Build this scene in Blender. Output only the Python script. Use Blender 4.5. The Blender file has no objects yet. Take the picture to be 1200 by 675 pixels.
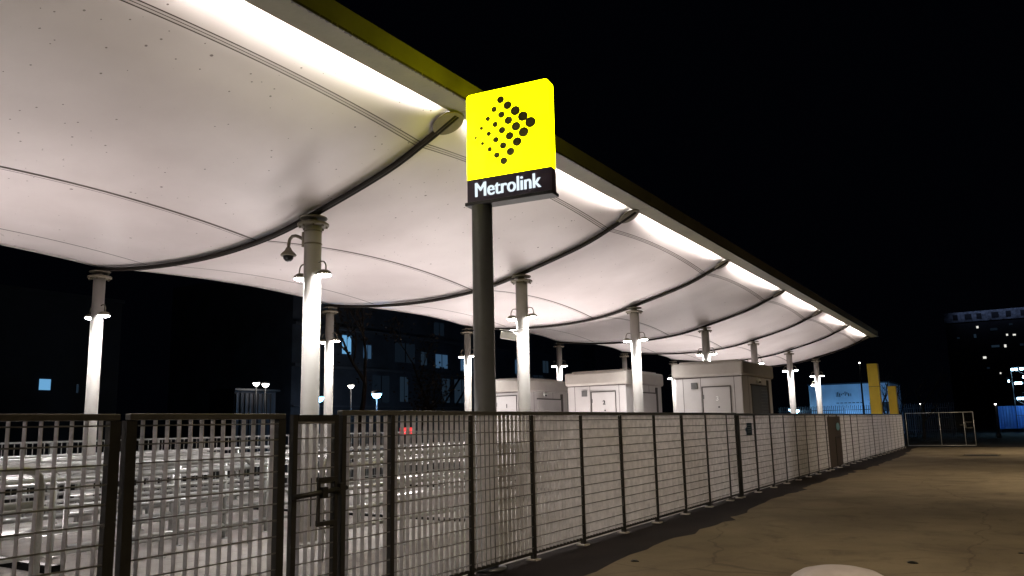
import bpy, bmesh, math, random
from mathutils import Vector, Matrix
from math import radians as R, sin, cos, pi
random.seed(7)
scn = bpy.context.scene
C = bpy.context.collection

# ------------------------------------------------------------------ camera
EYE = 1.65
yaw, pitch, roll = R(-32.63), R(9.13), R(-1.17)
fw = Vector((sin(yaw)*cos(pitch), cos(yaw)*cos(pitch), sin(pitch)))
r0 = Vector((cos(yaw), -sin(yaw), 0)); u0 = r0.cross(fw)
rv = r0*cos(roll) + u0*sin(roll); uv_ = -r0*sin(roll) + u0*cos(roll)
cam = bpy.data.cameras.new('camera'); camo = bpy.data.objects.new('camera', cam); C.objects.link(camo)
M3 = Matrix((rv, uv_, -fw)).transposed()
camo.matrix_world = Matrix.Translation((0, 0, EYE)) @ M3.to_4x4()
cam.sensor_width = 36; cam.lens = 915.78*36/1200
cam.shift_x = (600-592.1)/1200; cam.shift_y = (351.1-337.5)/1200
cam.clip_start = .05; cam.clip_end = 3000
scn.camera = camo

# ------------------------------------------------------------------ world, exposure
w = bpy.data.worlds.new('World'); scn.world = w; w.use_nodes = True
bg = w.node_tree.nodes['Background']; bg.inputs[0].default_value = (.35, .45, 1, 1); bg.inputs[1].default_value = .0009
scn.view_settings.view_transform = 'Standard'; scn.view_settings.look = 'None'
scn.view_settings.exposure = .22; scn.view_settings.gamma = 1
try:
    scn.cycles.use_denoising = True
    scn.cycles.sample_clamp_indirect = 4
    scn.cycles.max_bounces = 6; scn.cycles.diffuse_bounces = 4; scn.cycles.glossy_bounces = 3
    scn.cycles.caustics_reflective = False; scn.cycles.caustics_refractive = False
except Exception: pass

LAMP = 75       # radiance of the column floodlight lenses
BEAM = 19       # watts of each column floodlight
STRIP = 360      # radiance of the light line inside the edge beam

def area(name, loc, target, size, power, color, size_y=None, spread=180):
    l = bpy.data.lights.new(name, 'AREA'); l.energy = power; l.color = color
    l.shape = 'RECTANGLE' if size_y else 'DISK'; l.size = size
    if size_y: l.size_y = size_y
    l.spread = R(spread)
    o = bpy.data.objects.new(name, l); C.objects.link(o); o.location = loc
    o.rotation_euler = (Vector(target)-Vector(loc)).to_track_quat('-Z', 'Y').to_euler()
    return o
# added unseen lamps over the forecourt, to brighten the tarmac
for yy, pw in ((5, 300), (22, 330), (40, 330)):
    area('added_yard_light', (3.6, yy, 8.5), (2.6, yy+3, 0), .5, pw*1.05, (1, .80, .56), spread=115)
# added floods with no seen fittings, to wash the far objects
area('wall_added_flood', (-12.5, 73.5, 1.2), (-12, 80, 2.2), 1.0, 420, (.16, .44, .9))
area('hoarding_added_flood', (5.2, 87, 3.5), (3.5, 90, 1.2), .6, 95, (.01, .2, 1))
area('rooftop_added_flood', (-1, 296, 38), (-1, 300, 34), 24, 75, (.5, .62, 1), size_y=1, spread=100)

# ------------------------------------------------------------------ materials
def mat(name, col, rough=.6, metal=0, var=.12, scale=4, bump=0, bscale=60, spec=.5, tint=None):
    m = bpy.data.materials.new(name); m.use_nodes = True
    nt = m.node_tree; N = nt.nodes; L = nt.links; b = N['Principled BSDF']
    tc = N.new('ShaderNodeTexCoord'); n = N.new('ShaderNodeTexNoise'); n.inputs['Scale'].default_value = scale
    n.inputs['Detail'].default_value = 8; n.inputs['Roughness'].default_value = .65
    L.new(tc.outputs['Object'], n.inputs['Vector'])
    cr = N.new('ShaderNodeValToRGB')
    cr.color_ramp.elements[0].position = .3; cr.color_ramp.elements[1].position = .7
    lo = [max(0, c*(1-var)) for c in col]; hi = [min(1, c*(1+var)) for c in col]
    if tint: lo = [a*t for a, t in zip(lo, tint)]
    cr.color_ramp.elements[0].color = (*lo, 1); cr.color_ramp.elements[1].color = (*hi, 1)
    L.new(n.outputs['Fac'], cr.inputs['Fac']); L.new(cr.outputs['Color'], b.inputs['Base Color'])
    b.inputs['Roughness'].default_value = rough; b.inputs['Metallic'].default_value = metal
    b.inputs['Specular IOR Level'].default_value = spec
    if bump:
        n2 = N.new('ShaderNodeTexNoise'); n2.inputs['Scale'].default_value = bscale; n2.inputs['Detail'].default_value = 4
        L.new(tc.outputs['Object'], n2.inputs['Vector'])
        bp = N.new('ShaderNodeBump'); bp.inputs['Strength'].default_value = bump; bp.inputs['Distance'].default_value = .01
        L.new(n2.outputs['Fac'], bp.inputs['Height']); L.new(bp.outputs['Normal'], b.inputs['Normal'])
    return m
def emis(name, col, s):
    m = bpy.data.materials.new(name); m.use_nodes = True
    nt = m.node_tree; b = nt.nodes['Principled BSDF']
    b.inputs['Base Color'].default_value = (.02, .02, .02, 1)
    b.inputs['Emission Color'].default_value = (*col, 1); b.inputs['Emission Strength'].default_value = s
    b.inputs['Specular IOR Level'].default_value = .2
    return m

M = {}
M['column'] = mat('column_paint', (.40, .38, .36), .42, 0, .05, 3, .1, 30)
M['flange'] = mat('flange_paint', (.15, .13, .095), .5, .1, .15, 9)
M['beam'] = mat('beam_paint', (.13, .12, .068), .5, 0, .2, 1.5, .2, 20)
def drip_line(m):
    nt = m.node_tree; N = nt.nodes; L = nt.links; b = N['Principled BSDF']; src = b.inputs['Base Color'].links[0].from_socket
    tc = N.new('ShaderNodeTexCoord'); sp = N.new('ShaderNodeSeparateXYZ'); L.new(tc.outputs['Object'], sp.inputs[0])
    n = N.new('ShaderNodeTexNoise'); n.inputs['Scale'].default_value = 22; n.inputs['Detail'].default_value = 3; L.new(tc.outputs['Object'], n.inputs['Vector'])
    w1 = N.new('ShaderNodeMath'); w1.operation = 'MULTIPLY_ADD'; L.new(n.outputs['Fac'], w1.inputs[0]); w1.inputs[1].default_value = .11; w1.inputs[2].default_value = -.038
    a = N.new('ShaderNodeMath'); a.operation = 'ADD'; L.new(sp.outputs['X'], a.inputs[0]); a.inputs[1].default_value = 5.735
    c = N.new('ShaderNodeMath'); c.operation = 'ABSOLUTE'; L.new(a.outputs[0], c.inputs[0])
    l = N.new('ShaderNodeMath'); l.operation = 'LESS_THAN'; L.new(c.outputs[0], l.inputs[0]); L.new(w1.outputs[0], l.inputs[1])
    z = N.new('ShaderNodeMath'); z.operation = 'LESS_THAN'; L.new(sp.outputs['Z'], z.inputs[0]); z.inputs[1].default_value = EYE+4.33
    k = N.new('ShaderNodeMath'); k.operation = 'MULTIPLY'; L.new(l.outputs[0], k.inputs[0]); L.new(z.outputs[0], k.inputs[1])
    mx = N.new('ShaderNodeMix'); mx.data_type = 'RGBA'; L.new(k.outputs[0], mx.inputs['Factor']); L.new(src, mx.inputs['A']); mx.inputs['B'].default_value = (.02, .012, .008, 1)
    L.new(mx.outputs['Result'], b.inputs['Base Color'])
drip_line(M['beam'])
M['rib'] = mat('rib_paint', (.012, .009, .007), .65, 0, .15, 6, spec=.2)
M['post'] = mat('fence_post_paint', (.045, .043, .038), .45, .4, .25, 5, .2, 50)
M['rail'] = mat('fence_rail_steel', (.16, .155, .14), .4, .6, .25, 3, .2, 40)
M['bar'] = mat('grating_steel', (.82, .795, .80), .6, .1, .22, 7, .15, 60)
M['rod'] = mat('grating_rod_steel', (.24, .23, .22), .5, .3, .2, 7)
M['pipe'] = mat('galvanised_pipe', (.52, .53, .53), .35, .4, .12, 6)
M['pole'] = mat('sign_pole_paint', (.13, .135, .14), .38, .2, .12, 3, .1, 40)
M['booth'] = mat('booth_wall_paint', (.50, .475, .47), .5, 0, .08, 1.2, .1, 15)
M['roof'] = mat('booth_fascia_paint', (.37, .34, .31), .5, 0, .1, 1.5, .1, 15)
M['trim'] = mat('booth_joint_dark', (.06, .05, .045), .6)
M['shutter'] = mat('booth_window_shutter', (.12, .12, .12), .5, .2, .1, 2)
M['dark'] = mat('black_plastic', (.015, .015, .016), .35)
M['black'] = mat('matt_black', (.004, .004, .004), .9, spec=.1)
M['white'] = mat('white_plastic', (.75, .75, .73), .4)
M['band'] = mat('sign_band_paint', (.075, .055, .085), .45, 0, .08, 3)
M['concrete'] = mat('pale_concrete', (.5, .46, .42), .8, 0, .15, 5, .3, 40)
M['dome'] = mat('painted_dome', (.55, .50, .50), .4, 0, .12, 5, .3, 12, spec=.8)
M['yellow'] = mat('yellow_cladding', (.85, .60, .04), .5, 0, .06, 2)
M['whitewall'] = mat('white_render', (.62, .66, .7), .8, 0, .12, .8)
M['bluewall'] = mat('corrugated_hoarding', (.06, .16, .42), .7, 0, .2, 1)
M['night'] = mat('dark_facade', (.02, .022, .028), .8, 0, .3, .5)
M['bark'] = mat('bark', (.06, .045, .035), .9, 0, .3, 8)
M['leaf'] = mat('leaf', (.05, .06, .03), .8, 0, .4, 3)
M['steel'] = mat('street_column_steel', (.05, .05, .055), .5, .5)
M['plate'] = mat('blue_plate', (.03, .08, .15), .5, 0, .15, 30)
M['lightplate'] = mat('pale_blue_plate', (.25, .5, .62), .5, 0, .15, 30)
M['ink'] = mat('plate_ink', (.4, .5, .6), .6)
M['number'] = mat('number_black', (.02, .02, .02), .5)
M['numwhite'] = mat('number_white', (.9, .9, .88), .4)
M['lens'] = emis('floodlight_lens', (1, .98, .96), LAMP)
M['added_uplens'] = emis('added_uplighter_glass', (1, .96, .92), 3)  # glass of the added floor uplighters
M['strip'] = emis('light_line', (1, .93, .86), STRIP)
M['yellowface'] = emis('lit_yellow_panel', (1, .975, .0003), 5.5)
M['dot'] = mat('sign_dot', (.3, .26, .06), .4)
M['letter'] = emis('lit_letter', (.80, .92, 1), .95)
M['win_blue'] = emis('lit_window_blue', (.10, .23, .42), .26)
M['win_pale'] = emis('lit_window_pale', (.16, .42, .72), .75)
M['win_dim'] = emis('dim_window_blue', (.08, .15, .24), .1)
M['win_faint'] = emis('faint_window', (.05, .09, .15), .06)
M['win_warm'] = emis('lit_window_warm', (.95, .93, .85), .8)
M['glow_blue'] = emis('blue_street_lamp', (.2, .6, 1), 14)
M['glow_cyan'] = emis('cold_flood_lamp', (.4, .75, 1), 22)
M['glow_white'] = emis('white_street_lamp', (1, .95, .85), 12)
M['glow_red'] = emis('red_lamp', (1, .05, .05), 1.5)

# fabric: white PVC, welded seams, specks of dirt
def fabric():
    m = bpy.data.materials.new('canopy_fabric'); m.use_nodes = True
    nt = m.node_tree; N = nt.nodes; L = nt.links; b = N['Principled BSDF']
    tc = N.new('ShaderNodeTexCoord'); sp = N.new('ShaderNodeSeparateXYZ'); L.new(tc.outputs['Object'], sp.inputs[0])
    def math_(op, a, c=None):
        n = N.new('ShaderNodeMath'); n.operation = op
        for i, v in enumerate((a, c)):
            if v is None: continue
            if isinstance(v, (int, float)): n.inputs[i].default_value = v
            else: L.new(v, n.inputs[i])
        return n.outputs[0]
    X = sp.outputs['X']
    seam = None
    for x0, wd in ((-6.76, .005), (-6.80, .008), (-6.72, .008), (-10.2, .028), (-10.27, .006), (-13.2, .02)):
        s = math_('LESS_THAN', math_('ABSOLUTE', math_('SUBTRACT', X, x0)), wd)
        seam = s if seam is None else math_('MAXIMUM', seam, s)
    bandw = math_('LESS_THAN', math_('ABSOLUTE', math_('SUBTRACT', X, -6.76)), .042)
    n1 = N.new('ShaderNodeTexNoise'); n1.inputs['Scale'].default_value = .5; n1.inputs['Detail'].default_value = 6
    L.new(tc.outputs['Object'], n1.inputs['Vector'])
    cr = N.new('ShaderNodeValToRGB'); cr.color_ramp.elements[0].color = (.64, .585, .575, 1); cr.color_ramp.elements[1].color = (.80, .745, .74, 1)
    cr.color_ramp.elements[0].position = .3; cr.color_ramp.elements[1].position = .7
    L.new(n1.outputs['Fac'], cr.inputs['Fac'])
    # fine grime
    v = N.new('ShaderNodeTexVoronoi'); v.inputs['Scale'].default_value = 5; v.inputs['Randomness'].default_value = 1
    L.new(tc.outputs['Object'], v.inputs['Vector'])
    v2 = N.new('ShaderNodeTexVoronoi'); v2.inputs['Scale'].default_value = 10
    L.new(tc.outputs['Object'], v2.inputs['Vector'])
    n2 = N.new('ShaderNodeTexNoise'); n2.inputs['Scale'].default_value = 1.1; n2.inputs['Detail'].default_value = 2
    L.new(tc.outputs['Object'], n2.inputs['Vector'])
    dens = math_('GREATER_THAN', n2.outputs['Fac'], .44)
    sepc = N.new('ShaderNodeSeparateColor'); L.new(v.outputs['Color'], sepc.inputs[0])
    rad = math_('MULTIPLY', math_('POWER', sepc.outputs[0], 3), .11)
    sepd = N.new('ShaderNodeSeparateColor'); L.new(v2.outputs['Color'], sepd.inputs[0])
    rad2 = math_('MULTIPLY', math_('POWER', sepd.outputs[1], 3), .15)
    speck = math_('MAXIMUM', math_('MULTIPLY', math_('LESS_THAN', v.outputs['Distance'], rad), .8),
                  math_('MULTIPLY', math_('MULTIPLY', math_('LESS_THAN', v2.outputs['Distance'], rad2), dens), .7))
    mx = N.new('ShaderNodeMix'); mx.data_type = 'RGBA'; L.new(math_('MULTIPLY', bandw, .35), mx.inputs['Factor'])
    L.new(cr.outputs['Color'], mx.inputs['A']); mx.inputs['B'].default_value = (.35, .3, .28, 1)
    mx2 = N.new('ShaderNodeMix'); mx2.data_type = 'RGBA'; L.new(math_('MULTIPLY', seam, 1.0), mx2.inputs['Factor'])
    L.new(mx.outputs['Result'], mx2.inputs['A']); mx2.inputs['B'].default_value = (.07, .05, .04, 1)
    mx3 = N.new('ShaderNodeMix'); mx3.data_type = 'RGBA'; L.new(speck, mx3.inputs['Factor'])
    L.new(mx2.outputs['Result'], mx3.inputs['A']); mx3.inputs['B'].default_value = (.10, .07, .06, 1)
    L.new(mx3.outputs['Result'], b.inputs['Base Color'])
    b.inputs['Roughness'].default_value = .38; b.inputs['Specular IOR Level'].default_value = .35
    n3 = N.new('ShaderNodeTexNoise'); n3.inputs['Scale'].default_value = 1.3; n3.inputs['Detail'].default_value = 2
    L.new(tc.outputs['Object'], n3.inputs['Vector'])
    bp = N.new('ShaderNodeBump'); bp.inputs['Strength'].default_value = .08; bp.inputs['Distance'].default_value = .05
    L.new(n3.outputs['Fac'], bp.inputs['Height']); L.new(bp.outputs['Normal'], b.inputs['Normal'])
    return m
M['fabric'] = fabric()

def paving(name, c1, c2, c3, scale, jy=None, rough=.85):
    m = bpy.data.materials.new(name); m.use_nodes = True
    nt = m.node_tree; N = nt.nodes; L = nt.links; b = N['Principled BSDF']
    tc = N.new('ShaderNodeTexCoord')
    def noise(s, d=8, r=.6, dist=0):
        n = N.new('ShaderNodeTexNoise'); n.inputs['Scale'].default_value = s; n.inputs['Detail'].default_value = d
        n.inputs['Roughness'].default_value = r; n.inputs['Distortion'].default_value = dist
        L.new(tc.outputs['Object'], n.inputs['Vector']); return n.outputs['Fac']
    def ramp(f, p0, p1, a, c):
        r = N.new('ShaderNodeValToRGB'); r.color_ramp.elements[0].position = p0; r.color_ramp.elements[1].position = p1
        r.color_ramp.elements[0].color = a; r.color_ramp.elements[1].color = c; L.new(f, r.inputs['Fac']); return r.outputs['Color']
    base = ramp(noise(scale, 10, .62, .4), .36, .64, (*c1, 1), (*c2, 1))
    stain = ramp(noise(scale*2.3, 6, .7, 1.2), .52, .74, (0, 0, 0, 1), (1, 1, 1, 1))
    mx = N.new('ShaderNodeMix'); mx.data_type = 'RGBA'; L.new(stain, mx.inputs['Factor']); L.new(base, mx.inputs['A']); mx.inputs['B'].default_value = (*c3, 1)
    grain = ramp(noise(90, 3, .8), .25, .75, (.72, .72, .72, 1), (1.15, 1.15, 1.15, 1))
    mu = N.new('ShaderNodeMix'); mu.data_type = 'RGBA'; mu.blend_type = 'MULTIPLY'; mu.inputs['Factor'].default_value = 1
    L.new(mx.outputs['Result'], mu.inputs['A']); L.new(grain, mu.inputs['B'])
    out = mu.outputs['Result']
    if jy:
        sp = N.new('ShaderNodeSeparateXYZ'); L.new(tc.outputs['Object'], sp.inputs[0])
        wob = N.new('ShaderNodeMath'); wob.operation = 'MULTIPLY_ADD'; L.new(noise(1.7, 4), wob.inputs[0]); wob.inputs[1].default_value = .5; L.new(sp.outputs['Y'], wob.inputs[2])
        for y0, wd in jy:
            s = N.new('ShaderNodeMath'); s.operation = 'SUBTRACT'; L.new(wob.outputs[0], s.inputs[0]); s.inputs[1].default_value = y0+.25
            a = N.new('ShaderNodeMath'); a.operation = 'ABSOLUTE'; L.new(s.outputs[0], a.inputs[0])
            l = N.new('ShaderNodeMath'); l.operation = 'LESS_THAN'; L.new(a.outputs[0], l.inputs[0]); l.inputs[1].default_value = wd
            k = N.new('ShaderNodeMath'); k.operation = 'MULTIPLY'; L.new(l.outputs[0], k.inputs[0]); k.inputs[1].default_value = .6
            mj = N.new('ShaderNodeMix'); mj.data_type = 'RGBA'; L.new(k.outputs[0], mj.inputs['Factor']); L.new(out, mj.inputs['A']); mj.inputs['B'].default_value = (.02, .016, .012, 1)
            out = mj.outputs['Result']
    wv = N.new('ShaderNodeTexNoise'); wv.inputs['Scale'].default_value = 1.4; wv.inputs['Detail'].default_value = 5; L.new(tc.outputs['Object'], wv.inputs['Vector'])
    wm = N.new('ShaderNodeVectorMath'); wm.operation = 'MULTIPLY_ADD'; L.new(wv.outputs['Color'], wm.inputs[0]); wm.inputs[1].default_value = (.5, .5, 0); L.new(tc.outputs['Object'], wm.inputs[2])
    vo = N.new('ShaderNodeTexVoronoi'); vo.feature = 'DISTANCE_TO_EDGE'; vo.inputs['Scale'].default_value = .17; L.new(wm.outputs[0], vo.inputs['Vector'])
    ck = N.new('ShaderNodeMath'); ck.operation = 'LESS_THAN'; L.new(vo.outputs['Distance'], ck.inputs[0]); ck.inputs[1].default_value = .0022
    ckm = N.new('ShaderNodeMath'); ckm.operation = 'MULTIPLY'; L.new(ck.outputs[0], ckm.inputs[0]); ckm.inputs[1].default_value = .3
    mc = N.new('ShaderNodeMix'); mc.data_type = 'RGBA'; L.new(ckm.outputs[0], mc.inputs['Factor']); L.new(out, mc.inputs['A']); mc.inputs['B'].default_value = (.025, .018, .013, 1)
    out = mc.outputs['Result']
    L.new(out, b.inputs['Base Color']); b.inputs['Roughness'].default_value = rough; b.inputs['Specular IOR Level'].default_value = .22
    bp = N.new('ShaderNodeBump'); bp.inputs['Strength'].default_value = .5; bp.inputs['Distance'].default_value = .01
    L.new(noise(55, 5, .7), bp.inputs['Height']); L.new(bp.outputs['Normal'], b.inputs['Normal'])
    return m
M['tarmac'] = paving('worn_tan_tarmac', (.15, .122, .08), (.235, .192, .125), (.10, .078, .052), .5, [(24.4, .045), (38.2, .03)])
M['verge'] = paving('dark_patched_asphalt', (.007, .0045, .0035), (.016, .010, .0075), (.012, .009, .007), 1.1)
M['paving'] = paving('pale_concrete_paving', (.36, .34, .325), (.49, .465, .45), (.25, .235, .225), .8)
M['earth'] = paving('dark_ground', (.03, .028, .024), (.05, .046, .04), (.02, .02, .018), .3)

# ------------------------------------------------------------------ mesh builder
class MB:
    def __init__(s): s.bm = bmesh.new(); s.mi = 0
    def mark(s, n0):
        s.bm.faces.ensure_lookup_table()
        for f in s.bm.faces[n0:]: f.material_index = s.mi
    def box(s, a, b, rot=None, bevel=0):
        n0 = len(s.bm.faces)
        c = [(a[i]+b[i])/2 for i in range(3)]; d = [abs(b[i]-a[i]) for i in range(3)]
        vs = []
        for z in (-.5, .5):
            for x, y in ((-.5, -.5), (.5, -.5), (.5, .5), (-.5, .5)):
                vs.append(Vector((x*d[0], y*d[1], z*d[2])))
        if rot: vs = [rot @ v for v in vs]
        V = [s.bm.verts.new(v + Vector(c)) for v in vs]
        fs = [s.bm.faces.new([V[i] for i in f]) for f in ((3,2,1,0),(4,5,6,7),(0,1,5,4),(1,2,6,5),(2,3,7,6),(3,0,4,7))]
        if bevel:
            es = list({e for f in fs for e in f.edges})
            bmesh.ops.bevel(s.bm, geom=es, offset=bevel, segments=2, affect='EDGES', profile=.5)
        s.mark(n0); return s
    def tube(s, pts, r, n=8, cap=True):
        n0 = len(s.bm.faces)
        pts = [Vector(p) for p in pts]; rs = r if isinstance(r, (list, tuple)) else [r]*len(pts)
        rings = []; up = None
        for i, p in enumerate(pts):
            t = (pts[min(i+1, len(pts)-1)] - pts[max(i-1, 0)]).normalized()
            if up is None: up = Vector((0, 0, 1)) if abs(t.z) < .9 else Vector((1, 0, 0))
            a = t.cross(up).normalized(); b2 = a.cross(t).normalized(); up = b2
            rings.append([s.bm.verts.new(p + (a*cos(2*pi*k/n) + b2*sin(2*pi*k/n))*rs[i]) for k in range(n)])
        for i in range(len(rings)-1):
            for k in range(n):
                f = s.bm.faces.new((rings[i][k], rings[i][(k+1) % n], rings[i+1][(k+1) % n], rings[i+1][k])); f.smooth = True
        if cap:
            s.bm.faces.new(rings[0]); s.bm.faces.new(rings[-1][::-1])
        s.mark(n0); return s
    def lathe(s, c, prof, n=20, smooth=True):
        n0 = len(s.bm.faces); c = Vector(c); rings = []
        for r, z in prof:
            if r < 1e-5: rings.append([s.bm.verts.new(c + Vector((0, 0, z)))])
            else: rings.append([s.bm.verts.new(c + Vector((r*cos(2*pi*k/n), r*sin(2*pi*k/n), z))) for k in range(n)])
        for i in range(len(rings)-1):
            A, B = rings[i], rings[i+1]
            for k in range(n):
                q = (A[k % len(A)], A[(k+1) % len(A)], B[(k+1) % len(B)], B[k % len(B)])
                q = list(dict.fromkeys(q))
                if len(q) > 2:
                    f = s.bm.faces.new(q); f.smooth = smooth
        if len(rings[0]) > 1: s.bm.faces.new(rings[0][::-1])
        if len(rings[-1]) > 1: s.bm.faces.new(rings[-1])
        s.mark(n0); return s
    def prism(s, poly, axis, a, b):
        """poly: 2D points; axis 'x','y','z' = extrusion axis from a to b"""
        n0 = len(s.bm.faces)
        def P(p, t): return {'x': (t, p[0], p[1]), 'y': (p[0], t, p[1]), 'z': (p[0], p[1], t)}[axis]
        A = [s.bm.verts.new(P(p, a)) for p in poly]; B = [s.bm.verts.new(P(p, b)) for p in poly]
        n = len(poly)
        for k in range(n): s.bm.faces.new((A[k], A[(k+1) % n], B[(k+1) % n], B[k]))
        s.bm.faces.new(A[::-1]); s.bm.faces.new(B); s.mark(n0); return s
    def build(s, name, mats, parent=None, label=None):
        bmesh.ops.recalc_face_normals(s.bm, faces=s.bm.faces[:])
        me = bpy.data.meshes.new(name); s.bm.to_mesh(me); s.bm.free()
        for m in (mats if isinstance(mats, (list, tuple)) else [mats]): me.materials.append(M[m] if isinstance(m, str) else m)
        o = bpy.data.objects.new(name, me); C.objects.link(o)
        if parent: o.parent = parent
        if label: o['label'] = label
        return o
def tag(o, label=None, cat=None, group=None, kind=None):
    if label: o['label'] = label
    if cat: o['category'] = cat
    if group: o['group'] = group
    if kind: o['kind'] = kind
    return o
def thing(name, loc, label, cat, group=None, rz=0):
    o = bpy.data.objects.new(name, None); C.objects.link(o); o.location = loc; o.rotation_euler = (0, 0, rz)
    o.empty_display_size = .3
    return tag(o, label, cat, group)
def kids(o): return [c for c in C.objects if c.parent == o]
def copy_tree(o, parent=None):
    c = o.copy(); C.objects.link(c); c.parent = parent
    for k in kids(o): copy_tree(k, c)
    return c
def text(s, size, m, name, parent, loc, rot, off=0, ext=.004, shear=0, align='CENTER', sx=1, bold=0):
    cu = bpy.data.curves.new(name, 'FONT'); cu.body = s; cu.size = size; cu.extrude = ext; cu.offset = off; cu.shear = shear
    cu.align_x = align; cu.align_y = 'CENTER'
    tmp = bpy.data.objects.new('tmp', cu); C.objects.link(tmp)
    bpy.context.view_layer.update()
    me = bpy.data.meshes.new_from_object(tmp); bpy.data.objects.remove(tmp)
    me.materials.clear(); me.materials.append(M[m])
    for v in me.vertices: v.co.x *= sx
    if bold:
        bm = bmesh.new()
        for i, dx in enumerate((-bold, -bold/3, bold/3, bold)):
            bm.from_mesh(me); bm.verts.ensure_lookup_table()
            n = len(me.vertices)
            for v in bm.verts[-n:]: v.co.x += dx; v.co.z += i*.0004
        bm.to_mesh(me); bm.free()
    o = bpy.data.objects.new(name, me); C.objects.link(o); o.parent = parent; o.location = loc; o.rotation_euler = rot
    return o

# ------------------------------------------------------------------ the ground
b = MB(); b.box((-500, -300, -.5), (500, 900, 0)); tag(b.build('ground', 'earth'), kind='structure')
def sheet(name, poly, z, m):
    b = MB(); f = b.bm.faces.new([b.bm.verts.new((x, y, z)) for x, y in poly])
    if f.normal.z < 0: f.normal_flip()
    me = bpy.data.meshes.new(name); b.bm.to_mesh(me); me.materials.append(M[m])
    o = bpy.data.objects.new(name, me); C.objects.link(o); return tag(o, kind='structure')
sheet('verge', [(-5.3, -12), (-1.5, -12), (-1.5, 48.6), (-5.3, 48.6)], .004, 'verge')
edge = []
y = -12.0; rr = random.Random(3); jog = 0
while y < 46:
    jog = .75*jog + rr.uniform(-.07, .07)
    edge.append((-4.32 + .12*sin(y*.23) + jog + (rr.random() < .12)*.18 + max(0, (24-y)*.004) - max(0, y-38)*.03, y)); y += rr.uniform(.18, .55)
sheet('forecourt', [(16, -12), (16, 48.6)] + [(-4.6, 48.6)] + edge[::-1], .008, 'tarmac')
sheet('concourse', [(-18.2, -8), (-5.3, -8), (-5.3, 50), (-18.2, 50)], .006, 'paving')

# ------------------------------------------------------------------ the canopy
S = 6.1587; Y0 = 8.337
PROF = [(-5.96, 4.40), (-6.13, 4.295), (-6.61, 4.045), (-7.15, 3.81), (-7.72, 3.63), (-8.6, 3.395), (-9.5, 3.175), (-10.3, 3.06), (-11.3, 2.995), (-12.5, 3.005), (-13.7, 3.085), (-14.8, 3.215)]
def pz(x):
    p = PROF
    for i in range(len(p)-1):
        if p[i+1][0] <= x <= p[i][0]:
            t = (p[i][0]-x)/(p[i][0]-p[i+1][0])
            z0, z1 = p[i][1], p[i+1][1]
            zm = p[i-1][1] if i else z0+(z0-z1); zp = p[i+2][1] if i+2 < len(p) else z1+(z1-z0)
            xm = p[i-1][0] if i else p[i][0]+(p[i][0]-p[i+1][0]); xp = p[i+2][0] if i+2 < len(p) else p[i+1][0]-(p[i][0]-p[i+1][0])
            h = p[i+1][0]-p[i][0]
            m0 = (z1-zm)/(p[i+1][0]-xm)*h; m1 = (zp-z0)/(xp-p[i][0])*h
            return EYE + (2*t**3-3*t*t+1)*z0 + (t**3-2*t*t+t)*m0 + (-2*t**3+3*t*t)*z1 + (t**3-t*t)*m1
    return EYE + p[0 if x > p[0][0] else -1][1]
can = thing('platform_canopy', (-10, Y0+2*S, 0), 'long white fabric canopy curving over the fenced tram stop on pale columns', 'canopy')
can_off = -Vector(can.location)
def cpart(b, name, m, parent=can, label=None):
    o = b.build(name, m, parent, label)
    if parent is can: o.location = can_off
    return o
FB = 22
for k in range(-2, 6):
    bm = bmesh.new(); NX, NT = 46, FB; g = []
    for j in range(NT+1):
        t = j/NT; bow = 4*t*(1-t); row = []
        for i in range(NX+1):
            u = i/NX
            x = -5.96 - u*8.84*(1 - .0) + (bow*.42)*u**3
            zz = pz(x)
            e = min(1, u/.13)
            zz += bow*(.045*(1-e) + .20*e)*(1 if u < .8 else 1-.5*(u-.8)/.2) + .02
            row.append(bm.verts.new((x, Y0 + (k+t)*S, zz)))
        g.append(row)
    for j in range(NT):
        for i in range(NX):
            f = bm.faces.new((g[j][i], g[j][i+1], g[j+1][i+1], g[j+1][i])); f.smooth = True
    b = MB(); b.bm.free(); b.bm = bm
    o = cpart(b, 'fabric_panel', 'fabric')
    so = o.modifiers.new('thickness', 'SOLIDIFY'); so.thickness = .008; so.offset = 1 if o.data.polygons[0].normal.z > 0 else -1
    b = MB()
    pts = []
    for j in range(NT+1):
        t = j/NT; bow = 4*t*(1-t); x = -14.80 + bow*.42
        pts.append((x-.01, Y0+(k+t)*S, pz(x) + bow*.095 + .018))
    b.tube(pts, .016, 6); cpart(b, 'edge_cable', 'column')
# ribs
for k in range(-2, 7):
    y = Y0+k*S; b = MB()
    xs = [-6.08 - i*8.72/40 for i in range(41)]
    b.tube([(x, y-.028, pz(x)-.034-.03*max(0, (x+6.7)/.6)) for x in xs], .034, 8)
    b.tube([(x, y+.028, pz(x)-.034-.03*max(0, (x+6.7)/.6)) for x in xs], .034, 8)
    cpart(b, 'rib', 'rib')
    b = MB(); b.lathe((0, 0, 0), [(.225, 0), (.235, .010), (.23, .024)], 28)
    bmesh.ops.rotate(b.bm, verts=b.bm.verts[:], cent=(0, 0, 0), matrix=Matrix.Rotation(R(-26), 3, 'Y'))
    bmesh.ops.translate(b.bm, verts=b.bm.verts[:], vec=(-6.22, y, EYE+4.165))
    cpart(b, 'node_plate', 'flange')
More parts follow.
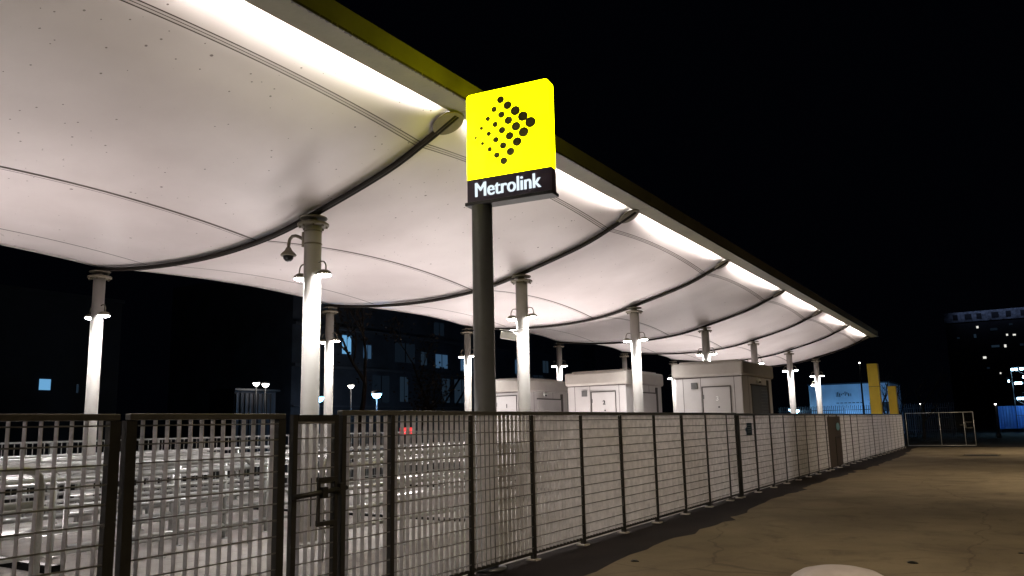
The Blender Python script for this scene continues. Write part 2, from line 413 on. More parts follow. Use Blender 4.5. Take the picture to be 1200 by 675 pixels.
# edge beam, one length per bay, with the light line standing on its lip
sec = [(-6.10, 4.28), (-5.735, 4.30), (-5.735, 4.305), (-5.69, 4.55), (-6.02, 4.57), (-6.02, 4.52), (-5.76, 4.50), (-5.79, 4.325), (-6.10, 4.295)]
for k in range(-2, 6):
    b = MB(); ya, yb = Y0+k*S+.004, Y0+(k+1)*S-.004
    if k == 5: yb += .55
    b.prism([(x, z+EYE) for x, z in sec], 'y', ya, yb); cpart(b, 'edge_beam', 'beam')
    b = MB(); b.mi = 0; y1 = ya + (2.0 if k == 4 else .4); b.box((-5.96, y1-.05, EYE+4.31), (-5.91, ya+S-.36, EYE+4.318)); b.mi = 1
    b.box((-5.955, y1, EYE+4.3185), (-5.92, ya+S-.42, EYE+4.345)); cpart(b, 'light_line', ['white', 'strip'])
b = MB(); b.box((-6.1, Y0+6*S+.5, EYE+4.27), (-5.70, Y0+6*S+.56, EYE+4.57)); cpart(b, 'end_cap', 'beam')

# columns
def column_mesh(zt, rt, rb):
    b = MB()
    b.lathe((0, 0, 0), [(rb+.12, 0), (rb+.12, .025), (rb, .03), (rb, .05), (rt, zt-.17)], 28)
    return b
def head_mesh(zt, r):
    b = MB()
    b.lathe((0, 0, 0), [(r+.095, zt-.17), (r+.11, zt-.16), (r+.11, zt-.135), (r+.095, zt-.125)], 28)
    b.lathe((0, 0, 0), [(r*.62, zt-.125), (r*.55, zt-.07), (r*.5, zt-.055)], 20)
    b.lathe((0, 0, 0), [(r+.075, zt-.055), (r+.085, zt-.045), (r+.075, zt-.03)], 28)
    for a in range(8): b.box((cos(a*pi/4)*(r+.07)-.012, sin(a*pi/4)*(r+.07)-.012, zt-.20), (cos(a*pi/4)*(r+.07)+.012, sin(a*pi/4)*(r+.07)+.012, zt-.17))
    return b
def lamp_mesh(sgn, z, r):
    b = MB(); b.mi = 0
    # hoop bracket
    pts = []
    for i in range(13):
        a = i/12
        pts.append((sgn*(r-.01 + .16*sin(a*pi*.62)**.8 + .01*a), 0, z + .15 - .19*a**1.3 + .06*sin(a*pi)))
    x1 = pts[-1][0]
    b.tube(pts, .011, 6)
    b.tube([(sgn*(r-.01), 0, z-.01), (sgn*(r+.12), 0, z-.015)], .014, 6)
    b.lathe((sgn*(r+.125), 0, z-.055), [(.10, 0), (.108, .012), (.098, .045), (.06, .075), (0, .082)], 20)
    b.mi = 1
    b.lathe((sgn*(r+.125), 0, z-.068), [(0, -.016), (.055, -.016), (.10, .002), (.10, .0125)], 20)
    return b
def make_col(zt, rt, rb, zl):
    o = column_mesh(zt, rt, rb).build('column', 'column')
    head_mesh(zt, rt).build('column_head', 'flange', o)
    for sg in (-1, 1): lamp_mesh(sg, zl, rt).build('floodlight', ['flange', 'lens'], o)
    return o
colF = make_col(pz(-8.85)-.06, .132, .14, EYE+2.36)
colR = make_col(pz(-14.72)-.06, .108, .118, EYE+2.28)
for k in range(-1, 7):
    for proto, x in ((colF, -8.85), (colR, -14.72)):
        c = proto if k == -1 else copy_tree(proto)
        c.parent = can; c.location = can_off + Vector((x, Y0+k*S, .006))
        for sg in (-1, 1):
            rr_, zz_ = (.132, 2.36) if x > -10 else (.108, 2.28)
            lx = x + sg*(rr_+.125)
            area('column_floodlight_beam', (lx, Y0+k*S, EYE+zz_-.09), (lx+sg*.7, Y0+k*S, 0), .17, BEAM, (1, .975, .95), spread=105)
        if k == 6 and x > -10:
            e = lamp_mesh(-1, EYE+1.86, .132).build('floodlight', ['flange', 'lens'], c)

# dome camera on the nearest column
d = thing('dome_camera', (-8.85, Y0, EYE+2.92), 'dome camera hanging from a swan neck arm on the big near column', 'security camera')
b = MB()
b.box((-.20, -.05, -.12), (-.145, .05, .12), bevel=.006)
for dz in (-.1, .1):
    b.lathe((0, 0, dz-.012), [(.139, 0), (.141, .004), (.141, .02), (.139, .024)], 28)
b.build('bracket', 'flange', d)
b = MB(); b.tube([(-.19, 0, .0), (-.30, 0, .06), (-.38, 0, .095), (-.46, 0, .10), (-.52, 0, .06), (-.545, 0, -.02), (-.545, 0, -.09)], .026, 10); b.build('arm', 'flange', d)
b = MB(); b.lathe((-.545, 0, -.21), [(.115, 0), (.125, .015), (.11, .04), (.06, .09), (.035, .14)], 22); b.build('housing', 'flange', d)
b = MB(); b.lathe((-.545, 0, -.21), [(0, -.09), (.045, -.08), (.075, -.045), (.083, 0), (.083, .004)], 22); b.build('dome', 'dark', d)
# box camera on the second column
d = thing('box_camera', (-8.85, Y0+S, EYE+1.98), 'white box security camera strapped to the column just right of the sign pole', 'security camera')
b = MB(); b.lathe((0, 0, .05), [(.137, 0), (.143, .004), (.143, .024), (.137, .028)], 24); b.tube([(-.13, 0, .065), (-.42, 0, .07)], .022, 8); b.build('bracket', 'white', d)
b = MB(); rt = Matrix.Rotation(R(12), 3, 'Y') @ Matrix.Rotation(R(30), 3, 'Z'); b.box((-.52, -.12, -.12), (-.16, .06, .05), rt, .02); b.build('housing', 'white', d)
b = MB(); b.box((-.50, -.15, -.02), (-.20, .09, -.0), Matrix.Rotation(R(12), 3, 'Y'), 0); o = b.build('sun_hood', 'white', d); o.location = (0, 0, .09)

# ------------------------------------------------------------------ the fence
FX = -5.139; FH = 1.81
def infill(L):
    b = MB(); n = max(2, round(L/.0945)); 
    for i in range(n):
        y = (i+.5)*L/n
        b.box((-.022, y-.0025, .10), (.022, y+.0025, 1.765))
    for j in range(13):
        z = .155 + j*.1285
        b.mi = 1
        b.tube([(.02, 0, z), (.02, L, z)], .0058, 5)
    b.mi = 0
    return b
def fence(name, ys, label, cat='fence', thick=(), x=FX, h=FH, group=None, dz=0):
    f = thing(name, (x, ys[0], .004), label, cat, group)
    pm = {}
    for i, y in enumerate(ys):
        tk = i in thick
        if tk not in pm:
            b = MB(); s_ = .038 if tk else .026
            b.box((-.03, -s_, .02), (.03, s_, h-.048)); 
            b.mi = 1; b.box((-.08, -.06, 0), (.07, .06, .022), None, .006); b.mi = 0
            o = b.build('post', ['post', 'concrete'], f); pm[tk] = o
        else:
            o = pm[tk].copy(); C.objects.link(o); o.parent = f
        o.location = (0, y-ys[0], 0); o.rotation_euler = (rr.uniform(-.006, .006), rr.uniform(-.006, .006), 0)
    cache = {}
    for i in range(len(ys)-1):
        h0 = .038 if i in thick else .026; h1 = .038 if i+1 in thick else .026
        L = ys[i+1]-ys[i]-h0-h1; key = round(L, 3)
        if key in cache:
            o = cache[key].copy(); C.objects.link(o); o.parent = f
        else:
            o = infill(L).build('infill_panel', ['bar', 'rod'], f); cache[key] = o
        o.location = (rr.uniform(-.004, .004), ys[i]-ys[0]+h0, rr.uniform(-.006, .004)); o.rotation_euler = (0, rr.uniform(-.006, .006), rr.uniform(-.003, .003))
    b = MB(); L = ys[-1]-ys[0]
    b.box((-.035, -.03, h-.045), (.035, L+.03, h), bevel=.008)
    b.build('top_rail', 'rail', f)
    b = MB()
    for i in range(len(ys)-1):
        b.box((-.02, ys[i]-ys[0]+.05, .075), (.02, ys[i+1]-ys[0]-.05, .108))
    b.build('bottom_rail', 'post', f)
    return f
s_ = 1.3309; YN = 5.895
fence('grating_fence', [.45, 1.75, 3.07], 'near steel grating fence at the far left edge, before the wide panel', thick=(2,), h=FH-.035)
fence('grating_fence', [3.20, 4.52], 'wide steel grating fence panel between two thick posts, left of the narrow latch gate', thick=(0, 1), h=FH-.032)
fence('grating_fence', [5.235] + [YN+s_*k for k in range(9)] + [YN+s_*8.5], 'steel grating fence running from the latch gate past the sign pole', thick=(10,))
fence('grating_fence', [YN+s_*8.62, YN+s_*9.6, YN+s_*10.65, YN+s_*11.65, YN+s_*12.65, YN+s_*13.6, YN+s_*14.6, YN+s_*15.75] + [YN+s_*k for k in (16.2, 17.2)], 'middle run of steel grating fence carrying the dark blue plate', thick=(0, 2, 7), h=FH-.006)
fence('grating_fence', [YN+s_*(17.27+i) for i in range(15)], 'far end run of steel grating fence towards the yellow pillars', thick=(0, 14), h=FH-.002)
# gate
g = thing('latch_gate', (FX, 4.64, .004), 'narrow dark steel grating gate with a boxed slide latch', 'gate')
b = MB(); L = .53
b.box((-.025, 0, .06), (.025, .05, FH-.04)); b.box((-.025, L-.05, .06), (.025, L, FH-.04)); b.build('stile', 'post', g)
b = MB(); b.box((-.03, .05, FH-.095), (.03, L-.05, FH-.042)); b.box((-.025, .05, .06), (.025, L-.05, .11)); b.build('cross_rail', 'post', g)
o = infill(L-.10).build('infill_panel', ['bar', 'rod'], g); o.location = (0, .05, 0); 
for v in o.data.vertices:
    if v.co.z > 1.7: v.co.z = 1.715
b = MB()
b.box((.03, .27, 1.19), (.045, .50, 1.23)); b.box((.03, .27, .82), (.045, .50, .86)); b.box((.03, .27, .861), (.045, .30, 1.189)); b.box((.03, .47, .861), (.045, .50, 1.189))
b.box((-.045, .27, 1.19), (-.03, .50, 1.23)); b.box((-.045, .27, .82), (-.03, .50, .86)); b.box((-.045, .27, .861), (-.03, .30, 1.189)); b.build('latch_box', 'post', g)
b = MB(); b.tube([(.06, -.02, 1.09), (.06, L+.07, 1.125)], .022, 8); b.box((.05, .29, 1.06), (.09, .35, 1.15)); b.box((.046, L-.03, 1.07), (.085, L+.03, 1.17)); b.build('slide_bolt', 'post', g)
# darker solid door panel far along the run
dp = thing('service_door', (FX+.04, YN+s_*15.95, .01), 'dark solid door leaf set against the far fence under a pale blue plate', 'door')
b = MB(); b.box((-.012, 0, .1), (.012, 2.1, FH-.1)); b.build('leaf', mat('brown_door_paint', (.10, .08, .07), .6), dp)
b = MB(); b.box((.013, 1.0, 1.0), (.03, 2.05, 1.03)); b.box((.013, 1.0, .1), (.03, 1.03, .99)); b.build('frame', 'post', dp)
# plates
pl = thing('notice_plate', (FX+.05, YN+s_*9.0, 1.45), 'small dark blue plate on the fence grating, shaped with a left tab', 'sign')
b = MB(); b.prism([(0, -.13), (.42, -.13), (.42, .14), (.05, .14), (.05, .05), (-.06, .02), (-.06, -.03), (0, -.06)], 'x', -.006, .006); b.build('plate', 'plate', pl)
b = MB()
for j in range(4): b.box((.0065, .08, .08-j*.05), (.008, .36-.05*(j % 2), .095-j*.05))
b.build('print', 'ink', pl)
pl = thing('notice_plate', (FX+.08, YN+s_*17.05, 1.38), 'small pale blue plate above the dark service door', 'sign')
b = MB(); b.prism([(.3*cos(a*pi/6), .13*sin(a*pi/6)) for a in range(12)], 'x', -.006, .006); b.build('plate', 'lightplate', pl)

# far gate across the end of the forecourt
fg = thing('mesh_gate', (-5.05, 48.5, .008), 'open framed steel gate closing the far end of the forecourt', 'gate')
b = MB(); W = 3.2
for x in (0, 1.62, 2.75, W): b.tube([(x, 0, .08), (x, 0, 1.86)], .022, 6)
for z in (.1, 1.84): b.tube([(0, 0, z), (W, 0, z)], .022, 6)
b.build('frame', 'pipe', fg)
b = MB()
for i in range(32): b.tube([(.05+i*.1, 0, .1), (.05+i*.1, 0, 1.84)], .0035, 4)
for i in range(12): b.tube([(0, 0, .2+i*.14), (W, 0, .2+i*.14)], .0035, 4)
b.build('mesh_infill', 'post', fg)
b = MB(); b.box((2.8, -.03, 1.0), (3.12, -.01, 1.03)); b.box((2.8, -.03, 1.3), (3.12, -.01, 1.33)); b.box((2.8, -.03, 1.031), (2.83, -.01, 1.299)); b.box((2.55, -.03, 1.15), (2.799, -.01, 1.18)); b.build('latch_box', 'rail', fg)
fence('grating_fence', [47.3, 48.35], 'short dark steel grating fence beside the far framed gate', x=FX-.1)

# ------------------------------------------------------------------ sign
T0 = Vector((-5.49, 7.77)); T1 = Vector((-4.25, 7.93)); ang = math.atan2(T1.y-T0.y, T1.x-T0.x)
sg = thing('stop_sign', (-5.49, 7.77, .006), 'lit yellow tram stop sign with dark dot emblem on a grey pole', 'sign', rz=ang)
WS = 1.135; zb, zy, zt = EYE+2.735, EYE+3.03, EYE+4.15; D = .07
def rrect(x0, x1, z0, z1, rt, rb=0):
    pts = []
    for cx_, cz_, r_, a0 in ((x1-rt, z1-rt, rt, 0), (x0+rt, z1-rt, rt, 90)):
        pts += [(cx_+r_*cos(R(a0+a)), cz_+r_*sin(R(a0+a))) for a in range(0, 91, 15)]
    return pts + [(x0, z0), (x1, z0)]
b = MB(); b.prism(rrect(.02, .02+WS, zy+.002, zt, .06), 'y', -D, D); b.build('light_box', 'yellowface', sg)
b = MB(); b.box((.02, -D, zb), (.02+WS, D, zy)); b.build('name_band', 'band', sg)
b = MB(); b.box((.0, -D-.035, zb-.045), (.04+WS, D+.035, zb-.001), bevel=.008); b.build('base_tray', 'dark', sg)
dots = [(0.494, 4.001, 0.035), (0.589, 3.91, 0.04), (0.693, 3.818, 0.046), (0.793, 3.727, 0.048), (0.891, 3.632, 0.051), (0.402, 3.893, 0.027), (0.502, 3.804, 0.032), (0.597, 3.711, 0.038), (0.698, 3.615, 0.043), (0.797, 3.523, 0.048), (0.314, 3.784, 0.022), (0.414, 3.692, 0.026), (0.507, 3.6, 0.032), (0.608, 3.508, 0.038), (0.708, 3.416, 0.043), (0.222, 3.677, 0.016), (0.323, 3.587, 0.022), (0.419, 3.491, 0.027), (0.518, 3.4, 0.032), (0.616, 3.306, 0.038), (0.139, 3.566, 0.012), (0.234, 3.474, 0.016), (0.332, 3.382, 0.022), (0.428, 3.291, 0.027), (0.523, 3.202, 0.034)]
b = MB()
for u, z, r_ in dots:
    b.prism([(u+.01+(r_*1.28+.007)*cos(a*pi/10), z+EYE+(r_*1.2+.007)*sin(a*pi/10)) for a in range(20)], 'y', -D-.006, -D+.004)
b.build('emblem', 'dot', sg)
text('Metrolink', .262, 'letter', 'lettering', sg, (.565, -D-.003, EYE+2.877), (R(90), 0, 0), off=0, sx=.86, bold=.006)
b = MB(); b.lathe((.185, .0, 0), [(.22, 0), (.22, .03), (.135, .032), (.128, EYE+2.688)], 28); o = b.build('pole', 'pole', sg)

# ------------------------------------------------------------------ queue barriers
def barrier(name, x, ya, yb, h, rails, label, n, r=.03, double=False):
    g = thing(name, (x, ya, .01), label, 'barrier', 'galvanised queue barriers behind the fence')
    L = yb-ya; c = .14
    b = MB(); top = [(0, 0, 0), (0, 0, h-c)] + [(0, c-c*cos(a), h-c+c*sin(a)) for a in (pi/6, pi/3, pi/2)] + [(0, L-c, h)] + [(0, L-c+c*sin(a), h-c+c*cos(a)) for a in (pi/6, pi/3, pi/2)] + [(0, L, 0)]
    b.tube(top, r, 10); b.build('hoop', 'pipe', g)
    for z in rails:
        b = MB(); b.tube([(0, r, z), (0, L-r, z)], r*.85, 8); b.build('rail', 'pipe', g)
    for i in range(n):
        y = L*(i+1)/(n+1)
        b = MB(); b.tube([(0, y, 0), (0, y, h-r)], r*.9, 8); b.lathe((0, y, 0), [(.07, 0), (.07, .012)], 14); b.build('post', 'pipe', g)
    return g
barrier('queue_barrier', -7.75, 1.2, 3.95, 1.32, (1.0,), 'nearest hooped pipe barrier, its rounded end behind the left fence panel', 1, .042)
barrier('queue_barrier', -7.5, 7.3, 13.6, 1.27, (1.16, .86, .6, .36), 'five rail pipe barrier behind the fence by the sign pole', 3, .034)
barrier('queue_barrier', -9.7, 2.2, 8.0, 1.22, (1.10, .78, .5, .25), 'pipe barrier just left of the big near column, behind the wide fence panel', 3, .036)
barrier('queue_barrier', -11.3, .5, 9.6, 1.22, (1.10, .72, .38), 'long pipe barrier in the middle lane under the canopy', 4, .036)
barrier('queue_barrier', -12.8, 1.5, 9.9, 1.22, (1.10, .72, .38), 'rear lane pipe barrier in front of the back railing', 4, .036)
barrier('queue_barrier', -9.6, 10.2, 17.5, 1.2, (1.08, .75, .45), 'pipe barrier leading to the middle ticket booth', 3, .034)
barrier('queue_barrier', -12.6, 11.0, 18.5, 1.2, (1.08, .75, .45), 'pipe barrier leading to the farthest left ticket booth', 3, .034)
barrier('queue_barrier', -6.9, 14.6, 19.5, 1.2, (1.08, .75, .45), 'pipe barrier close inside the fence before the third booth', 2, .034)
barrier('queue_barrier', -10.5, 1.6, 4.9, 1.22, (1.08, .86, .64, .42, .2), 'close set pipe barrier behind the far left fence panel', 3, .032)
barrier('queue_barrier', -10.5, 5.7, 9.8, 1.22, (1.08, .86, .64, .42, .2), 'close set pipe barrier between the wide fence panel and the latch gate', 4, .032)
barrier('queue_barrier', -13.9, 1.0, 10.4, 1.22, (1.08, .80, .5, .25), 'long pipe barrier just in front of the rear columns', 6, .034)
barrier('queue_barrier', -16.0, 3.0, 16.0, 1.22, (1.08, .80, .5, .25), 'longest pipe barrier, behind the rear columns and before the back railing', 7, .034)
# back railing
rl = thing('back_railing', (-17.4, -6, .01), 'low pale vertical bar railing along the back of the stop', 'railing')
b = MB(); b.box((-.03, 0, 1.46), (.03, 50, 1.50)); b.box((-.02, 0, .12), (.02, 50, .15)); b.build('top_rail', 'pipe', rl)
b = MB()
for i in range(416): b.box((-.008, i*.12, .151), (.008, i*.12+.016, 1.459))
o = b.build('bar', 'pipe', rl); o['kind'] = 'stuff'
for i in range(21):
    if i == 0:
        b = MB(); b.box((-.03, -.03, 0), (.03, .03, 1.459)); p0 = b.build('post', 'pipe', rl); o = p0
    else: o = p0.copy(); C.objects.link(o); o.parent = rl
    o.location = (.05, i*2.5, 0)
# planters / blocks on the concourse
for i, (x, y, lb) in enumerate(((-13.6, 3.6, 'pale concrete block on the concourse, left one of a pair'), (-13.6, 5.2, 'pale concrete block on the concourse, right one of a pair'))):
    b = MB(); b.box((-.3, -.55, 0), (.3, .55, .42), bevel=.02); o = b.build('concrete_block', 'concrete'); o.location = (x, y, .007)
    tag(o, lb, 'block', 'concrete blocks on the concourse')

# recessed linear uplighters added to brighten the fabric; the stop shows none
for k in range(-3, 6):
    x, y, L, pw = -11.4, Y0+(k+.5)*S, 6.2, 205
    hw = .09 if k == -1 else .045
    if k == 2: y = 20.2
    if k == -1: x, L, pw = -12.2, 4.6, 185
    nm = ('hidden', 'rearmost', 'nearest', 'first', 'second', 'third', 'fourth', 'fifth', 'last')[k+3]
    o = thing('added_uplighter', (x, y, .007), 'added long recessed floor light across the concourse in the %s canopy bay' % nm, 'uplighter', 'added linear uplighters in the concourse floor')
    b = MB(); b.box((-L/2-.03, -.07, 0), (L/2+.03, -.052, hw)); b.box((-L/2-.03, .052, 0), (L/2+.03, .07, hw)); b.box((-L/2-.05, -.07, 0), (-L/2-.031, .07, hw)); b.box((L/2+.031, -.07, 0), (L/2+.05, .07, hw)); b.build('rim', 'black', o)
    b = MB(); b.box((-L/2, -.049, .002), (L/2, .049, .008)); b.build('glass', 'added_uplens', o)
    l = area('added_uplighter_beam', (x, y, .03), (x, y, 5), .1, pw, (1, .90, .87), size_y=L, spread=165)
    l.rotation_euler = (pi, 0, pi/2)

# ------------------------------------------------------------------ ticket booths
def booth(x0, x1, ya, yb, zt, num, label, label_num, shut):
    """x1 is the corner towards the fence"""
    B = thing('ticket_booth', ((x0+x1)/2, ya, .008), label, 'booth', 'pale ticket booths in a row')
    cx_ = (x0+x1)/2
    W = x1-x0; Dp = yb-ya; h = EYE+zt; hc = h-.42
    X = lambda v: v-cx_
    b = MB(); b.box((X(x0)+.07, .07, .0), (X(x1)-.07, Dp-.07, hc+.02), bevel=.02); b.build('wall', 'booth', B)
    b = MB(); b.box((X(x0), 0, hc), (X(x1), Dp, h-.02), bevel=.06)
    b.box((X(x0)+.18, .18, h-.019), (X(x1)-.18, Dp-.18, h+.03), bevel=.015)
    b.build('roof', 'roof', B)
    b = MB(); fy = .07
    # front cladding joints
    for t in (.15, .40): b.box((X(x0)+W*t-.006, fy-.004, .02), (X(x0)+W*t+.006, fy+.002, hc-.003))
    t = .86; b.box((X(x0)+W*t-.006, fy-.004, .02), (X(x0)+W*t+.006, fy+.002, hc-.003))
    b.box((X(x0)+.09, fy-.012, hc-.03), (X(x1)-.09, fy+.002, hc-.004))
    for t in (.2, .62): b.box((X(x1)-.072, Dp*t, .02), (X(x1)-.066, Dp*t+.012, hc-.003))
    b.build('cladding_joint', 'trim', B)
    # door
    dx0, dx1 = X(x0)+W*.425, X(x0)+W*.80; dh = EYE+.92
    fr = MB(); fr.box((dx0-.03, fy-.02, .02), (dx0, fy+.01, dh+.03)); fr.box((dx1, fy-.02, .02), (dx1+.02, fy+.01, dh+.03)); fr.box((dx0, fy-.02, dh), (dx1, fy+.01, dh+.03))
    dr = MB(); dr.box((dx0+.008, fy-.015, .03), (dx1-.008, fy+.005, dh-.008), bevel=.004); door = dr.build('door', 'booth', B)
    fr.build('door_frame', 'trim', door)
    b = MB(); b.box((dx0+.42, fy-.03, EYE+.35), (dx0+.46, fy-.015, EYE+.39)); b.build('lock', 'dark', door)
    b = MB()
    for hz in (.5, 1.5, 2.25): b.box((dx0+.004, fy-.028, hz), (dx0+.03, fy-.0155, hz+.12))
    b.build('hinge', 'shutter', door)
    b = MB(); b.tube([(dx1-.09, fy-.016, 1.0), (dx1-.09, fy-.06, 1.0), (dx1-.09, fy-.06, 1.2), (dx1-.09, fy-.016, 1.2)], .012, 8); b.build('handle', 'shutter', door)
    text(num, .17, label_num, 'number', door, ((dx0+dx1)/2+.02, fy-.018, EYE+.60), (R(90), 0, 0), off=.006)
    b = MB(); vx = X(x0)+W*.31
    b.box((vx-.09, fy-.025, hc-.33), (vx+.09, fy+.003, hc-.15))
    for j in range(4): b.box((vx-.07, fy-.032, hc-.31+j*.038), (vx+.07, fy-.0255, hc-.295+j*.038))
    b.build('vent_grille', 'shutter', B)
    # serving window on the fence side
    sx = X(x1)-.07
    wd = MB(); wd.box((sx-.005, Dp*.28, 1.0), (sx+.02, Dp*.80, hc-.25)); win = wd.build('window', 'shutter' if shut else 'booth', B)
    fr = MB(); fr.box((sx-.005, Dp*.80, 0.9), (sx+.035, Dp*.84, hc-.05)); fr.box((sx-.005, Dp*.26, hc-.249), (sx+.035, Dp*.799, hc-.21)); fr.box((sx-.005, Dp*.25, .95), (sx+.06, Dp*.84-.001, .999)); fr.build('window_frame', 'trim', win)
    if shut:
        sl = MB()
        for j in range(18): sl.box((sx+.0205, Dp*.55, 1.05+j*.09), (sx+.028, Dp*.79, 1.075+j*.09))
        sl.build('shutter_slat', 'rail', win)
    return B
booth(-15.07, -13.02, 21.45, 24.45, 1.475, '1', 'leftmost and lowest looking pale ticket booth, right behind the sign pole', 'number', False)
booth(-11.62, -9.53, 21.45, 24.4, 1.555, '2', 'middle pale ticket booth, numbered 2, with a column in front of its corner', 'number', False)
booth(-8.14, -6.09, 21.45, 24.7, 1.635, '3', 'rightmost pale ticket booth, numbered 3, with a dark shuttered side', 'numwhite', True)
# small things mounted on the booths' fence side
for x, y, z, lb in ((-13.09, 22.7, EYE+.98, 'small white swivel camera under the roof of the leftmost booth'), (-6.16, 23.0, EYE+1.12, 'small white swivel camera under the roof of the rightmost booth')):
    c = thing('booth_camera', (x, y, z), lb, 'security camera')
    b = MB(); b.lathe((.06, 0, 0), [(.03, .06), (.06, .05), (.07, 0), (.05, -.05), (0, -.07)], 14); b.build('housing', 'white', c)
    b = MB(); b.box((-.005, -.03, -.02), (.03, .03, .1)); b.build('bracket', 'white', c)
    b = MB(); b.lathe((.1, -.03, -.02), [(0, -.045), (.03, -.04), (.035, 0)], 10); b.build('lens', 'dark', c)

# ------------------------------------------------------------------ yellow pillars
for x0, x1, y, h, lb in ((-6.98, -6.41, 50, EYE+3.12, 'taller yellow clad pillar beyond the end of the canopy'), (-6.07, -5.64, 50.6, EYE+1.80, 'shorter yellow clad pillar right of the taller one')):
    p = thing('yellow_pillar', ((x0+x1)/2, y, 0), lb, 'pillar', 'yellow pillars')
    w2 = (x1-x0)/2
    b = MB(); b.box((-w2, 0, 0), (w2, .5, h-.0), bevel=.02); b.build('cladding', 'yellow', p)
    b = MB(); b.box((-w2-.003, -.003, EYE+1.78 if h > 4 else .9), (w2+.003, .503, EYE+1.80 if h > 4 else .92)); b.build('cladding_joint', 'trim', p)
    b = MB(); b.box((-w2-.05, -.05, 0), (w2+.05, .55, .06)); b.build('plinth', 'trim', p)

# ------------------------------------------------------------------ background
for xyz, pw, col in (((-47.6, 53.2, 4.4), 520, (.3, .6, 1)), ((-44.6, 43.3, 3.8), 260, (.3, .6, 1)), ((-48.4, 41, 5.0), 22, (1, .9, .8)), ((-49, 52, 5.2), 200, (1, .9, .8))):
    l = bpy.data.lights.new('street_lamp_light', 'POINT'); l.energy = pw; l.color = col; l.shadow_soft_size = .3
    o = bpy.data.objects.new('street_lamp_light', l); C.objects.link(o); o.location = xyz
# low white building, blue floodlit
bl = thing('white_building', (-12.2, 80, 0), 'low white building washed in blue light, left of the yellow pillars', 'building')
b = MB(); b.box((-4.3, 0, 0), (2.8, 8, 4.82)); b.build('wall', 'whitewall', bl)
b = MB(); b.box((-4.4, -.12, 4.83), (2.9, 8.1, 4.95)); b.build('roof', 'night', bl)
b = MB(); b.box((1.0, -.06, 2.9), (2.7, -.003, 3.05)); b.box((1.9, -.06, 2.2), (2.6, -.003, 2.89)); b.build('window', 'night', bl)
b = MB()
for i in range(9): b.box((-1.9+i*.16+rr.uniform(-.03, .03), -.012, 3.8+rr.uniform(-.15, .1)), (-1.82+i*.16, -.003, 4.0+rr.uniform(-.05, .2)))
for i in range(7): b.box((-1.9+i*.35, -.012, 3.05), (-1.65+i*.35, -.003, 3.12))
b.build('wall_marking', 'night', bl)
pf = thing('palisade_fence', (-12, 76, 0), 'dark palisade fence in front of the blue lit white building', 'fence')
b = MB()
for i in range(90): b.box((-6.5+i*.16, 0, .3), (-6.44+i*.16, .02, 2.75 + .05*(i % 2)))
o = b.build('pale', 'steel', pf)
b = MB(); b.box((-6.6, .021, 2.35), (7.9, .06, 2.42)); b.box((-6.6, .021, .5), (7.9, .06, .57))
b.build('rail', 'steel', pf)
for i in range(6):
    b = MB(); b.box((-6.5+i*2.8, .061, 0), (-6.4+i*2.8, .14, 2.6)); b.build('post', 'steel', pf)

def tree(name, loc, h, label, seed, leaves=0, spread=.5, cat='tree', group=None):
    rg = random.Random(seed); t = thing(name, loc, label, cat, group)
    tr = MB(); cr = MB(); tips = []
    def grow(p, d, ln, r, depth, mb):
        n = 4; pts = [p]; rs = [r]
        for i in range(n):
            d = (d + Vector((rg.gauss(0, .12), rg.gauss(0, .12), rg.gauss(.03, .06)))).normalized()
            p = p + d*ln/n; pts.append(p); rs.append(r*(1-.4*(i+1)/n))
        mb.tube(pts, rs, 5 if depth else 8, cap=False)
        if depth >= 4 or r < .008: tips.append(p); return
        for _ in range(rg.choice((2, 3, 3))):
            nd = (d + Vector((rg.gauss(0, spread), rg.gauss(0, spread), rg.gauss(.1, .3)))).normalized()
            q = pts[rg.choice((2, 3, 4))]
            grow(q, nd, ln*rg.uniform(.55, .8), r*.55, depth+1, cr)
            tips.append(q)
    grow(Vector((0, 0, 0)), Vector((0, 0, 1)), h*.42, h*.018, 0, tr)
    if leaves:
        for p in tips:
            for _ in range(leaves):
                q = p + Vector((rg.gauss(0, .35), rg.gauss(0, .35), rg.gauss(0, .3)))
                a = Vector((rg.gauss(0, 1), rg.gauss(0, 1), rg.gauss(0, 1))).normalized()*.11; c_ = a.orthogonal().normalized()*.06
                cr.bm.faces.new([cr.bm.verts.new(q+v) for v in (-a, c_, a, -c_)])
    tr.build('trunk', 'bark', t); cr.build('crown', ['bark'], t)
    return t
tree('bare_tree', (-28, 29.5, 0), 9.5, 'bare leafed tree behind the canopy, just left of the big near column', 4, 3)
tree('bare_tree', (-30, 37, 0), 8, 'dim tree right of the big near column, against the office block', 9, 3)
tree('bare_tree', (-8.6, 72, 0), 6.2, 'bare tree between the yellow pillars and the blue lit wall', 12, 0, .7)
tree('bare_tree', (-5.6, 64, 0), 5.8, 'bare tree in the dark right of the shorter yellow pillar', 21, 0, .7)
tree('bare_tree', (-7.2, 66, 0), 5.6, 'bare tree right behind the shorter yellow pillar', 15, 0, .7)

